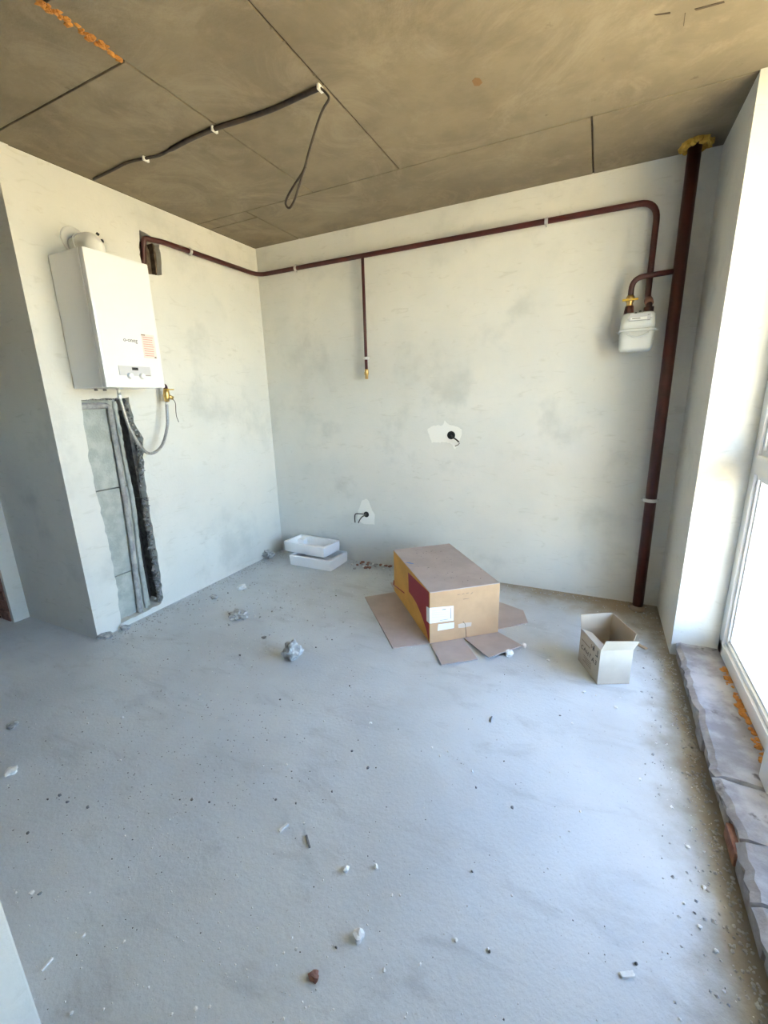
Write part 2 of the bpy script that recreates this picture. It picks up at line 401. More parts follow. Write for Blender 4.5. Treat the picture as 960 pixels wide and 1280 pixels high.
# ledge under the window
lg = box('trim_1', (3.20, WIN_B, 0), (3.62, WIN_A, .058), sill_m); lg['kind'] = 'structure'
def slab(y0, y1, seed):
    bm = bmesh.new(); nx, ny = 9, max(4, int(abs(y1-y0)/.028)); V = []
    for j in range(ny+1):
        y = y0+(y1-y0)*j/ny
        edge = 3.184 + .024*mn.noise(Vector((y*7, seed, 0))) + .013*mn.noise(Vector((y*23, seed, 4)))
        row = []
        for i in range(nx+1):
            x = edge+(3.46-edge)*(i/nx)**1.15
            z = .079 + .006*mn.noise(Vector((x*9, y*9, seed))) + .003*mn.noise(Vector((x*30, y*30, seed)))
            if i == 0: z -= .010+.008*abs(mn.noise(Vector((y*17, 3, seed))))
            yy = y + (.010*mn.noise(Vector((x*11, seed, 9))) if j in (0, ny) else 0)
            row.append(bm.verts.new((x, yy, z)))
        V.append(row)
    B = [[bm.verts.new((v.co.x+(.012 if i == 0 else 0), v.co.y, .03)) for i, v in enumerate(r)] for r in V]
    for j in range(ny):
        for i in range(nx):
            bm.faces.new((V[j][i], V[j][i+1], V[j+1][i+1], V[j+1][i])); bm.faces.new((B[j][i], B[j+1][i], B[j+1][i+1], B[j][i+1]))
        bm.faces.new((V[j][0], V[j+1][0], B[j+1][0], B[j][0])); bm.faces.new((V[j][nx], B[j][nx], B[j+1][nx], V[j+1][nx]))
    for i in range(nx):
        bm.faces.new((V[0][i], B[0][i], B[0][i+1], V[0][i+1])); bm.faces.new((V[ny][i], V[ny][i+1], B[ny][i+1], B[ny][i]))
    return bm_obj('mortar_slab', bm, sill_m, lg)
ys = [WIN_A, -1.575, -1.82, -2.02, -2.2, WIN_B]
for i, (a, b) in enumerate(zip(ys, ys[1:])): slab(b+.006, a-(.006 if i else 0), i*3.7)
y = WIN_A-.02; i = 0
while y > WIN_B+.2:
    L_ = random.choice((.12, .12, .25)); 
    box('brick', (3.186+random.uniform(-.006,.008), y-L_, .002), (3.26, y-.008, .052+random.uniform(-.004,.004)), brick_m if (i % 3 == 1 and y < -1.3) else sill_m, lg, bevel=.006)
    y -= L_; i += 1
bm = bmesh.new()
for k in range(420):
    yy = random.uniform(-2.38, -.66); xx = 3.178-abs(random.gauss(0, .03))
    rock_bm(bm, (xx, yy, 0), random.uniform(.002, .006), k, 1, .7, .5)
tag(bm_obj('crumbling_mortar', bm, stone_g, lg), kind='stuff')

# window: fixed frame along the whole opening, sashes, mullion, transom, panes
wn = box('window_1', (WX, WIN_B, .085), (WX+.07, WIN_A, .150), pvc, bevel=.004); wn['kind'] = 'structure'
box('frame_head', (WX, WIN_B, H-.065), (WX+.07, WIN_A, H), pvc, wn, bevel=.004)
for a in (WIN_A-.068, WIN_B): box('frame_stile', (WX, a, .085), (WX+.07, a+.068, H), pvc, wn, bevel=.004)
mull = [-1.60]
for a in mull: box('mullion', (WX-.052, a, .078), (WX+.07, a+.085, H), pvc, wn, bevel=.006)
bays = [(-1.515, WIN_A-.068), (WIN_B+.068, -1.60)]
TZ = 1.03
for a, b in bays:
    box('transom', (WX-.004, a, TZ), (WX+.07, b, TZ+.085), pvc, wn, bevel=.004)
    for za, zb in ((.150, TZ), (TZ+.085, H-.065)):
        for ins, xo, w in ((0, .012, .022), (.022, .022, .012)):
            A, B, C, D = a+ins, b-ins, za+ins, zb-ins; x0, x1 = WX+xo, WX+.058
            box('glazing_bead', (x0, A, C), (x1, B, C+w), pvc, wn, bevel=.002); box('glazing_bead', (x0, A, D-w), (x1, B, D), pvc, wn, bevel=.002)
            box('glazing_bead', (x0, A, C+w), (x1, A+w, D-w), pvc, wn, bevel=.002); box('glazing_bead', (x0, B-w, C+w), (x1, B, D-w), pvc, wn, bevel=.002)
        i_ = .036
        box('gasket', (WX+.030, a+i_-.003, za+i_-.003), (WX+.044, a+i_+.002, zb-i_+.003), pvc_g, wn)
        box('pane', (WX+.035, a+.03, za+.03), (WX+.039, b-.03, zb-.03), glass, wn)
bm = bmesh.new()
for k in range(260):
    yy = random.uniform(-2.35, -.8)
    rock_bm(bm, (WX-.004-abs(random.gauss(0,.010))*(1 if mn.noise(Vector((yy*6,0,0))) > -.1 else .3), yy, .074), random.uniform(.005,.014), k, 1, .6, .5)
tag(bm_obj('foam_seal', bm, foam, wn), label='orange foam oozing under the window frame', kind='stuff')
os_ = box('trim_2', (3.45, WIN_B-.02, .05), (3.80, WIN_A+.02, .075), out_sill); os_['kind'] = 'structure'
box('added_mass_below', (-6, -4.9, -6), (3.62, 10, -.22), plaster)['kind'] = 'structure'  # added unseen building mass, there to shade the nearby ground
box('added_mass_above', (-6, -4.9, H+.3), (3.62, 10, H+1.6), plaster)['kind'] = 'structure'  # added unseen upper mass, lengthens the shadow on the ground
box('added_shade_slab', (3.62, -4.5, H+.02), (5.1, .9, H+.22), concrete)['kind'] = 'structure'      # added unseen slab, cuts the high sky light on the near floor
box('added_shade_fin', (3.62, -2.75, -.4), (4.1, -2.6, H+.02), plaster)['kind'] = 'structure'       # added unseen fin, trims the light on the window reveal
gr = pyd('ground', [(-150,-150,-6),(150,-150,-6),(150,150,-6),(-150,150,-6)], [(0,1,2,3)], gnd_m); gr['kind'] = 'structure'

RX0, RX1, RZ0, RZ1 = RW
holed('wall_rear', [(-2.6,-.2),(3.62,-.2),(3.62,H+.05),(-2.6,H+.05)], [[(RX0,RZ0),(RX1,RZ0),(RX1,RZ1),(RX0,RZ1)]], lambda a, b, d: Vector((a, YEND-d, b)), .3, plaster)['kind'] = 'structure'
w2 = box('added_fill_window', (RX0, YEND-.2, RZ0), (RX1, YEND-.13, RZ0+.065), pvc, bevel=.004); w2['kind'] = 'structure'  # added opening, lets fill light in from the rear
box('frame_head', (RX0, YEND-.2, RZ1-.065), (RX1, YEND-.13, RZ1), pvc, w2, bevel=.004)
for a in (RX0, RX1-.065): box('frame_stile', (a, YEND-.2, RZ0+.065), (a+.065, YEND-.13, RZ1-.065), pvc, w2, bevel=.004)
for a, b in ((RX0+.06, RX1-.06),): box('pane', (a, YEND-.168, RZ0+.06), (b, YEND-.164, RZ1-.06), glass, w2)
# ------------------------------------------------------------------ boiler
BX, BY0, BY1, BZ0, BZ1 = .30, -1.664, -1.300, 1.509, 2.190
bo = empty('wall_boiler', (0, -1.48, BZ0), 'white wall-hung gas boiler with control panel and warning sticker', 'boiler')
box('casing', (.006, BY0, BZ0), (.262, BY1, BZ1), enamel, bo, bevel=.006)
box('front_cover', (.2625, BY0, BZ0), (BX, BY1, BZ1), enamel, bo, bevel=.011)
cp = box('control_panel', (BX-.002, -1.580, 1.574), (BX+.003, -1.388, 1.626), panel_g, bo, bevel=.0015)
box('display', (BX+.0025, -1.503, 1.604), (BX+.0042, -1.466, 1.619), black, cp)
for ky in (-1.523, -1.449):
    bm = bmesh.new(); add_tube(bm, [(BX+.0025, ky, 1.573), (BX+.016, ky, 1.573), (BX+.019, ky, 1.573)], [.0165, .0155, .0125], 20)
    kn = bm_obj('knob', bm, pvc, cp)
box('control_label', (BX+.0026, -1.425, 1.577), (BX+.0036, -1.392, 1.5795), ink_l, cp)
st = box('sticker', (BX-.0005, -1.412, 1.676), (BX+.0008, -1.330, 1.806), sticker_m, bo)
for i in range(9):
    z = 1.790-i*.0125
    box('print_line', (BX+.0006, -1.405, z-.0022), (BX+.0013, -1.340-random.uniform(0,.018), z+.0022), red_text, st)
box('print_heading', (BX+.0006, -1.412, 1.7985), (BX+.0014, -1.388, 1.8035), ink_l, st)
box('print_mark', (BX+.0006, -1.345, 1.678), (BX+.0014, -1.334, 1.686), ink_l, st)
text('logo', 'o-oneg', .030, frame((BX+.0004, -1.483, 1.765), (0,1,0), (0,0,1)), ink, bo)
# flue: collar on the wall, elbow down into the casing
bm = bmesh.new(); add_tube(bm, [(.0, -1.510, 2.302), (.007, -1.510, 2.302), (.012, -1.510, 2.302)], [.068, .067, .058], 32); bm_obj('flue_collar', bm, white_pl, bo, True)
tube('flue_pipe', [(.010,-1.510,2.272), (.09,-1.510,2.272)], .042, white_pl, bo, 24)
tube('flue_elbow', rounded([(.075,-1.510,2.268), (.165,-1.510,2.268), (.165,-1.510,2.185)], .06, 8), .052, white_pl, bo, 24)
tube('coupling_ring', [(.072,-1.510,2.268), (.084,-1.510,2.268)], .057, white_pl, bo, 24)
tube('flue_ring', [(.165,-1.510,2.19),(.165,-1.510,2.206)], .060, white_pl, bo, 24)
def plug(p, d, r): 
    p, d = Vector(p), Vector(d).normalized(); tube('inspection_plug', [p, p+d*.012], r, black, bo, 10)
plug((.178,-1.490,2.306), (.5,.4,.75), .008); plug((.165,-1.466,2.285), (.1,1,.3), .009)
tube('water_stub', [(.16,-1.508,1.515),(.16,-1.508,1.475)], .010, zinc, bo, 10)
tube('water_stub', [(.10,-1.60,1.515),(.10,-1.60,1.497)], .010, pvc_g, bo, 10)
tube('water_stub', [(.10,-1.55,1.515),(.10,-1.55,1.497)], .010, pvc_g, bo, 10)

# braided hose hanging between boiler and gas cock
hs = empty('braided_hose', (.16, -1.5, 1.11), 'steel-braided flexible hose looping below the white boiler', 'hose')
hp = [(.16,-1.508,1.480), (.16,-1.503,1.42), (.155,-1.468,1.256), (.14,-1.375,1.118), (.12,-1.255,1.145), (.10,-1.172,1.27), (.085,-1.143,1.385), (.08,-1.132,1.43)]
sp = smooth_pts(hp, 8)
tube('hose', sp, .0095, steel, hs, 10)
tube('end_ferrule', sp[1:6], .0125, zinc, hs, 10); tube('end_ferrule', sp[-5:-1], .0125, zinc, hs, 10)
gv = empty('gas_cock', (0, -1.12, 1.5), 'brass gas cock on the wall at the foot of the boiler with a loose wire', 'valve')
tube('wall_pipe', rounded([(-.02,-1.125,1.535),(.08,-1.125,1.535),(.08,-1.125,1.50)], .03), .013, oxide, gv, 12)
tube('body', [(.08,-1.125,1.515),(.08,-1.125,1.495),(.08,-1.127,1.47),(.08,-1.128,1.455),(.08,-1.13,1.43)], [.015,.019,.022,.019,.0145], brass, gv, 8)
tube('outlet', [(.08,-1.125,1.47),(.095,-1.09,1.452)], .013, brass, gv, 8)
box('lever', (.086,-1.14,1.505), (.098,-1.075,1.512), yellow, gv, bevel=.002)
tube('wire', smooth_pts([(.095,-1.095,1.45),(.085,-1.07,1.42),(.07,-1.062,1.37),(.06,-1.055,1.33),(.05,-1.035,1.29)], 5), .0022, cable_m, gv, 6)

# ------------------------------------------------------------------ gas pipework
def clamp(c, axis, r, wall, parent):     # band round the pipe, stud to the wall
    c, axis, wall = Vector(c), Vector(axis).normalized(), Vector(wall)
    bm = bmesh.new(); add_tube(bm, [c-axis*.010, c+axis*.010], r*1.22, 16)
    side = axis.cross(wall).normalized()
    for s in (-1, 1):
        q = c+side*s*r*1.45; add_tube(bm, [q-wall.normalized()*.012, q+wall.normalized()*.012], .006, 8)
    add_tube(bm, [c, c+wall], .005, 8); return bm_obj('clamp', bm, zinc, parent)
ZP = 2.437
gp = empty('gas_pipe', (1.5, -.042, ZP), 'thin dark red gas pipe running under the ceiling round the corner', 'pipe')
tube('pipe', rounded([(-.075,-1.078,2.17), (-.022,-1.078,2.262), (.016,-1.074,ZP-.004), (.042,-.95,ZP), (.042,-.042,ZP), (2.897,-.042,ZP), (2.897,-.042,1.945), (2.905,-.10,1.905), (2.905,-.118,1.87)], [.02,.022,.03,.09,.10,.03,.02], 8), .0165, oxide, gp, 14)
br = tube('branch_pipe', [(1.027,-.042,ZP), (1.027,-.042,1.625)], .012, oxide, gp, 12)
tube('brass_cock', [(1.027,-.042,1.640),(1.027,-.042,1.63),(1.027,-.042,1.60),(1.027,-.042,1.595),(1.027,-.042,1.565)], [.015,.018,.018,.013,.013], brass, gp, 8)
box('cock_lever', (1.000,-.066,1.618), (1.020,-.056,1.650), zinc, gp, bevel=.002)
for x in (.424, 2.309): clamp((x,-.042,ZP), (1,0,0), .0165, (0,.042,0), gp)
clamp((.042,-.741,ZP), (0,1,0), .0165, (-.042,0,0), gp)
clamp((1.027,-.042,1.72), (0,0,1), .0135, (0,.042,0), gp)
tube('union_nut', [(2.905,-.118,1.878),(2.905,-.118,1.846)], .026, oxide, gp, 6)
tube('union_ring', [(2.9,-.085,1.922),(2.905,-.112,1.898)], .0225, mat('worn_red_paint', (.26,.12,.09), rough=.5), gp, 12)

rs = empty('gas_riser', (3.036, -.105, 0), 'thick dark red gas riser pipe in the corner beside the window', 'pipe')
RX, RY = 3.036, -.105
tube('pipe', [(RX+.006,RY,.0), (RX,RY,1.2), (RX-.006,RY,H+.005)], .0315, oxide, rs, 20)
tube('floor_sleeve', [(RX+.006,RY,.0), (RX+.006,RY,.03), (RX+.006,RY,.034)], [.044,.042,.034], mat('rusty_sleeve', (.33,.26,.20), rough=.9), rs, 16)
bm = bmesh.new()
for k in range(60):
    a = k/60*2*PI; rock_bm(bm, (RX+math.cos(a)*random.uniform(.045,.068), RY+math.sin(a)*random.uniform(.045,.068), H-.022+random.uniform(-.012,.012)), random.uniform(.012,.022), k, 1, .9, .4)
tag(bm_obj('foam_collar', bm, foam_y, rs), label='yellow foam collar where the riser enters the ceiling', kind='stuff')
clamp((RX,RY,.752), (0,0,1), .0315, (0,.105,0), rs)
tube('meter_inlet', rounded([(RX,RY,2.052), (2.806,RY-.013,2.040), (2.806,RY-.013,1.915)], .075, 8), .0148, oxide, rs, 14)
vb = tube('brass_cock', [(2.806,RY-.013,1.95),(2.806,RY-.013,1.94),(2.806,RY-.013,1.918),(2.806,RY-.013,1.905),(2.806,RY-.013,1.888)], [.017,.022,.022,.016,.02], brass, rs, 8)
box('handle', (2.765,RY-.044,1.917), (2.846,RY-.034,1.929), yellow, vb, bevel=.003)
tube('handle_spindle', [(2.806,RY-.010,1.923),(2.806,RY-.046,1.923)], .007, brass, vb, 8)
tube('union_nut', [(2.806,RY-.013,1.892),(2.806,RY-.013,1.868),(2.806,RY-.013,1.846)], [.021,.025,.027], oxide, rs, 8)

gm = empty('gas_meter', (2.857, -.118, 1.64), 'pale grey gas meter hung from two red pipe unions', 'meter')
MC, MY = 2.857, -.118
def shell(name, zs, m, parent):          # rounded rectangular lofted body
    bm = bmesh.new(); rings = []
    for z, w, d, r in zs:
        ring = []
        for k in range(32):
            a = 2*PI*k/32; c, s = math.cos(a), math.sin(a); e = .38
            ring.append(bm.verts.new((MC+w*math.copysign(abs(c)**e, c), MY+d*math.copysign(abs(s)**e, s), z)))
        rings.append(ring)
    for a, b in zip(rings, rings[1:]):
        for k in range(32): bm.faces.new((a[k], a[(k+1)%32], b[(k+1)%32], b[k]))
    bm.faces.new(rings[0][::-1]); bm.faces.new(rings[-1]); return bm_obj(name, bm, m, parent, True)
shell('upper_body', [(1.758,.090,.074,0),(1.80,.088,.073,0),(1.83,.085,.070,0),(1.843,.079,.064,0),(1.848,.066,.052,0)], meter_m, gm)
shell('lower_body', [(1.640,.066,.050,0),(1.644,.078,.062,0),(1.656,.085,.071,0),(1.70,.088,.074,0),(1.748,.090,.075,0)], meter_m, gm)
shell('seam_flange', [(1.747,.094,.079,0),(1.750,.096,.081,0),(1.756,.096,.081,0),(1.759,.094,.079,0)], meter_m, gm)
yf = MY-.076
cw = box('counter_housing', (MC-.050, yf-.010, 1.800), (MC+.056, yf+.02, 1.838), panel_g, gm, bevel=.003)
box('dial_plate', (MC-.043, yf-.0118, 1.803), (MC+.040, yf-.009, 1.817), paper, cw)
box('number_window', (MC-.034, yf-.0128, 1.809), (MC+.006, yf-.011, 1.8125), ink, cw)
text('dial_text', 'm³', .012, frame((MC+.047, yf-.0108, 1.826), (1,0,0), (0,0,1)), ink, cw)
for s in (-1, 1): tube('seal_screw', [(MC+.003+s*.056, yf+.006, 1.818), (MC+.003+s*.056, yf-.008, 1.818)], .007, zinc, gm, 10)
bm = bmesh.new()
P = [(MC-.055+.11*k/12, 1.735-.022*math.sin(PI*k/12)) for k in range(13)]
add_tube(bm, [(a, yf-.001, b) for a, b in P], .004, 8); bm_obj('embossed_rib', bm, meter_m, gm, True)
for s in (-1, 1): box('seam_lug', (MC+s*.101-.008, MY-.01, 1.748), (MC+s*.101+.008, MY+.01, 1.758), meter_m, gm, bevel=.002)
rock('seal', (MC-.018, yf+.004, 1.838), .007, black, None, sub=1, parent=gm, rough=.2)
rock('seal', (MC+.004, MY-.04, 1.846), .009, black, None, sub=1, parent=gm, rough=.2)

# ------------------------------------------------------------------ cables and wall boxes
def patch(name, px, thick, parent):
    P = [ony(-.0002, *p) for p in px]; Q = []
    for i, p in enumerate(P):
        b = P[(i+1) % len(P)]; n = max(1, int((b-p).length/.012))
        for k in range(n):
            q = p.lerp(b, k/n); Q.append((q.x+random.uniform(-.004,.004), -.0002, q.z+random.uniform(-.004,.004)))
    return prism(name, Q, (0, -thick, 0), gyps, parent)
s1 = empty('socket_point', ony(0, 566, 545), 'cable outlet in a wide white plaster patch at mid height on the wall', 'socket', None)
patch('plaster_patch', [(534,537),(541,532),(553,532),(556,526),(561,531),(570,533),(577,537),(576,546),(573,555),(569,561),(562,553),(552,553),(540,553),(537,545)], .004, s1)
c = ony(-.004, 564, 544); bm = bmesh.new(); add_tube(bm, [c+Vector((0,.003,0)), c+Vector((0,-.003,0)), c+Vector((0,-.004,0))], [.031,.031,.024], 20); bm_obj('back_box', bm, hole_m, s1)
tube('cable', smooth_pts([c+Vector((.0,.0,.0)), c+Vector((.02,-.03,-.01)), c+Vector((.055,-.045,-.03)), c+Vector((.075,-.05,-.045))], 5), .0055, cable_m, s1, 8)
tube('cable', smooth_pts([c+Vector((.07,-.012,-.055)), c+Vector((.055,-.01,-.072)), c+Vector((.035,-.01,-.08))], 5), .003, cable_m, s1, 6)
s2 = empty('socket_point', ony(0, 457, 643), 'cable outlet in a narrow white plaster patch low on the wall above the foam trays', 'socket', None)
patch('plaster_patch', [(448,638),(453,625),(459,624),(463,632),(465,638),(469,643),(468,655),(455,655),(447,648)], .004, s2)
c = ony(-.004, 458, 643); bm = bmesh.new(); add_tube(bm, [c+Vector((0,.003,0)), c+Vector((0,-.003,0)), c+Vector((0,-.004,0))], [.025,.025,.02], 20); bm_obj('back_box', bm, hole_m, s2)
tube('cable', smooth_pts([c, c+Vector((-.03,-.03,-.02)), c+Vector((-.055,-.035,-.055)), c+Vector((-.065,-.03,-.075))], 5), .005, cable_m, s2, 8)
tube('cable', smooth_pts([c, c+Vector((-.045,-.035,.01)), c+Vector((-.085,-.04,.006)), c+Vector((-.095,-.04,-.03)), c+Vector((-.093,-.04,-.072))], 5), .0045, cable_m, s2, 8)

cc = empty('ceiling_cable', (0, -1.36, H), 'dark cable clipped across the concrete ceiling with a drooping loose end', 'cable')
pts = [onz(H-.009, *p) for p in ((117,224),(140,213),(160,203),(182,198),(200,194),(215,186),(240,173),(268,161),(300,151),(340,137),(375,121),(401,109))]
tube('cable', smooth_pts(pts, 4), [.0065 if k < 20 else .010 for k in range(45)], cable_m, cc, 8)
e = pts[-1]
yy = e.y
dn = [ony(yy, *p) for p in ((401,110),(408,117),(411,124),(403,138),(395,160),(386,190),(380,212),(370,228),(360,245),(357,255),(362,260),(368,250),(374,232),(379,216),(382,208))]
tube('loose_end', smooth_pts(dn, 4), .0048, cable_m, cc, 8)
for k, p in enumerate(((182,198),(268,161),(400,109))):
    q = onz(H-.006, *p); box('clip', q+Vector((-.006,-.017,-.013)), q+Vector((.006,.017,.006)), gyps, cc, bevel=.002)

# ------------------------------------------------------------------ big carton turned upside down
A0, ang, bw, bd, bh = Vector((1.916,-1.047,0)), .701, .443, .769, .331
ex = Vector((math.cos(ang), math.sin(ang), 0)); ey = Vector((-ex.y, ex.x, 0)); ez = Vector((0,0,1))
bc = empty('cardboard_box', A0+ex*bw/2+ey*bd/2, 'large brown cardboard box standing upside down with its flaps spread', 'box')
MB = frame(A0, ex, ey)
T = .005
def bxl(name, a, b, m, parent=None): return box(name, a, b, m, parent or bc, bevel=.0012, M=MB)
top = bxl('bottom_panel', (0,0,bh-T), (bw,bd,bh), kraft_in)
bxl('front_side', (0,0,.004), (bw,T,bh-T), kraft); bxl('rear_side', (0,bd-T,.004), (bw,bd,bh-T), kraft)
ls = bxl('long_side', (0,T,.004), (T,bd-T,bh-T), kraft_s); bxl('long_side', (bw-T,T,.004), (bw,bd-T,bh-T), kraft_s)
def flap(name, pts, zlift, m=kraft_in):      # thin floor-lying flap; pts local (x,y), hinge first two
    V = [MB @ Vector((x, y, .006 if i < 2 else zlift)) for i, (x, y) in enumerate(pts)]
    return prism(name, V, (0,0,-.0045), m, bc)
def loc(u, v, z=0): 
    p = MB.inverted() @ onz(z, u, v); return (p.x, p.y)
flap('flap', [(-.002,.0), (-.002,.74), loc(456,747), loc(491,811)], .006)
flap('flap', [(.205,-.002), (.0,-.002), loc(552,831,.01), loc(597,824,.01)], .012)
flap('flap', [(bw,-.002), (.215,-.002), loc(611,822,.03), loc(653,807,.03)], .032)
flap('flap', [(bw+.002,.74), (bw+.002,.02), loc(624,787), loc(660,779), loc(654,764)], .006)
flap('flap', [(0,bd+.002), (bw,bd+.002), (bw-.01,bd+.15), (.01,bd+.15)], .006)
# print
def face_pt(u, v): return pln(u, v, A0-ex*.0006, ex)
red = [face_pt(440+a/4, 660+b/4) for a, b in ((281,222),(384,322),(384,568),(375,520),(362,478),(345,430),(322,375),(302,342),(284,318))]
prism('red_print', red, ex*-.0005, red_ink, ls)
for (a, b, c_, d) in ((207,282,262,325),(209,262,209,282)):
    p, q = face_pt(440+a/4, 660+b/4), face_pt(440+c_/4, 660+d/4)
    tube('dark_print', [p, q], .0035, red_ink, ls, 6)
def front_pt(u, v, o=.0008): return pln(u, v, A0-ey*o, ey)
fs = [o for o in bc.children if o.name.startswith('front_side')][0]
L1 = [front_pt(440+a/4, 660+b/4) for a, b in ((388,400),(508,389),(508,462),(388,478))]
lb = prism('shipping_label', L1, ey*-.0007, paper, fs); tag(lb, label='white paper label wrapped round the box corner')
prism('shipping_label', [front_pt(440+a/4, 660+b/4) for a, b in ((431,482),(510,471),(510,500),(428,514))], ey*-.0007, paper, fs)
prism('shipping_label_fold', [face_pt(440+a/4, 660+b/4) for a, b in ((372,391),(387,400),(387,478),(373,464))], ex*-.0008, paper, ls)
for a, b, c_, d, r_ in ((452,408,470,405,.0022),(440,462,480,456,.0012),(494,400,494,452,.0014),(400,415,440,411,.0007),(400,425,485,417,.0006),(400,436,485,428,.0006),(400,447,470,441,.0006)):
    tube('label_print', [front_pt(440+a/4, 660+b/4, .0016), front_pt(440+c_/4, 660+d/4, .0016)], r_, ink_l if r_ > .001 else panel_g, fs, 6)
for a, b, c_, d in ((528,334,540,332),(552,330,562,328),(572,326,584,324),(594,330,604,322),(556,356,584,352)):
    tube('stamp_print', [front_pt(440+a/4, 660+b/4), front_pt(440+c_/4, 660+d/4)], .0014, ink_l, fs, 6)
prism('torn_tape', [front_pt(440+a/4, 660+b/4) for a, b in ((530,482),(560,474),(598,472),(596,490),(560,498),(532,500))], ey*-.0006, mat('clear_tape', (.66,.56,.46), rough=.25), fs)
tube('slit', [front_pt(440+a/4, 660+b/4) for a, b in ((555,468),(566,480),(570,520),(571,560))], .0016, ink, fs, 6)
bm = bmesh.new()
for k in range(46):
    x_, y_ = random.gauss(.22,.09), random.uniform(.03,.7); rock_bm(bm, MB @ Vector((min(max(x_,.01),.43), y_, bh)), random.uniform(.0015,.004), k, 1, .5, .4)
tag(bm_obj('crumbs', bm, stone_d, top), kind='stuff')
tp = MB.inverted() @ onz(bh+.001, 511, 704)
prism('blue_tape_scrap', [MB @ Vector((tp.x+a, tp.y+b, bh+.001)) for a, b in ((-.02,.02),(.008,.01),(.03,-.022),(.012,-.016))], (0,0,.001), mat('blue_tape', (.08,.22,.55), rough=.4), top)

# ------------------------------------------------------------------ small open carton
a2, sw, sdp, sh = .455, .160, .215, .190
O2 = Vector((2.806,-1.070,0)); fx = Vector((math.cos(a2), math.sin(a2), 0)); fy = Vector((-fx.y, fx.x, 0)); MS = frame(O2, fx, fy)
sb = empty('open_carton', O2+fx*sw/2+fy*sdp/2, 'small open pale carton with handwriting on its side near the window wall', 'box')
t_ = .003
def sbx(name, a, b, m): return box(name, a, b, m, sb, bevel=.0008, M=MS)
sbx('base', (0,0,.001), (sw,sdp,.005), carton_in)
sbx('front_side', (0,0,.001), (sw,t_,sh), carton); l2 = sbx('left_side', (0,t_,.001), (t_,sdp-t_,sh), carton)
sbx('rear_side', (0,sdp-t_,.001), (sw,sdp,sh), carton_in); sbx('right_side', (sw-t_,t_,.001), (sw,sdp-t_,sh), carton_in)
def sfl(name, P, off, m):
    return prism(name, [MS @ Vector(p) for p in P], MS.to_3x3() @ Vector(off), m, sb)
sfl('flap', [(0,0,sh),(sw,0,sh),(sw+.010,-.024,sh+.060),(-.002+.01,-.024,sh+.066)], (0,.003,0), carton)
sfl('flap', [(0,sdp-.003,sh),(sw,sdp-.003,sh),(sw+.006,sdp+.012,sh+.082),(-.002,sdp+.012,sh+.076)], (0,.003,0), carton_in)
sfl('flap', [(sw,sdp,sh),(sw,0.015,sh),(sw+.014,.012,sh+.080),(sw+.008,sdp+.008,sh+.080)], (-.003,0,0), carton_in)
sfl('flap', [(0,.004,sh),(0,sdp-.006,sh),(.055,sdp-.012,sh-.022),(.062,.012,sh-.022)], (0,0,.003), carton)
def lp(s, z): return MS @ Vector((-.0004, s, z))
ML = lambda s, z: frame(lp(s, z), -fy, ez)
for i, (ch, sc) in enumerate((('C',.034),('A',.034),('H',.036),('I\'',.036),('A',.036),('3',.036))):
    text('handwriting', ch, sc, ML(sdp-.030-i*.030, .098+(i % 2)*.003), ink, l2, shear=.1)
text('symbol_print', '↑', .03, ML(.075, .155), ink, l2); 
box('symbol_print', (-.0012,.022,.138), (0,.026,.176), ink, l2, M=MS); box('symbol_print', (-.0012,.026,.138), (0,.042,.142), ink, l2, M=MS)
box('symbol_print', (-.0012,.060,.150), (0,.066,.178), ink, l2, M=MS); box('symbol_print', (-.0012,.088,.150), (0,.092,.172), ink_l, l2, M=MS)
box('line_print', (-.0012,.105,.138), (0,.195,.142), ink_l, l2, M=MS)
for z in (.066,.056,.046,.036): box('line_print', (-.001,.075,z), (0,.165-random.uniform(0,.03),z+.0025), ink_l, l2, M=MS)

# ------------------------------------------------------------------ foam trays
def tray(o, ang, w, d, h, label, tilt=0, name='foam_tray'):
    M = Matrix.Translation(Vector(o)) @ Matrix.Rotation(ang, 4, 'Z') @ Matrix.Rotation(tilt, 4, 'Y')
    root = empty(name, M @ Vector((w/2,d/2,0)), label, 'tray', 'stacked white foam trays')
    def loop(ix, iy, z, r=.012):
        out = []
        for cx, cy, a0 in ((w-ix-r, d-iy-r, 0), (ix+r, d-iy-r, PI/2), (ix+r, iy+r, PI), (w-ix-r, iy+r, 1.5*PI)):
            for k in range(5): a = a0+PI/2*k/4; out.append(M @ Vector((cx+r*math.cos(a), cy+r*math.sin(a), z)))
        return out
    bm = bmesh.new(); rings = [[bm.verts.new(p) for p in loop(*q)] for q in ((.010,.010,0),(.004,.004,.006),(0,0,h-.004),(.003,.003,h),(.020,.020,h),(.024,.024,h-.004),(.034,.034,.022),(.044,.044,.018))]
    for a, b in zip(rings, rings[1:]):
        n = len(a)
        for k in range(n): bm.faces.new((a[k], a[(k+1)%n], b[(k+1)%n], b[k]))
    bm.faces.new(rings[0][::-1]); bm.faces.new(rings[-1])
    bm_obj('shell', bm, eps, root)
    bx_ = lambda nm, a, b: box(nm, a, b, eps, root, bevel=.004, M=M)
    bx_('corner_block', (.03,d-.085,.016), (.10,d-.03,h-.022)); bx_('corner_block', (w-.12,.03,.016), (w-.03,.07,h-.02)); bx_('divider', (w-.085,.06,.016), (w-.05,d-.03,h-.03))
    return root
tray((.330,-.318,0), -.008, .439, .285, .093, 'white foam tray lying on the floor, the lower of two')
tray((.228,-.252,.098), -.072, .455, .243, .092, 'white foam tray resting askew on top of another foam tray')

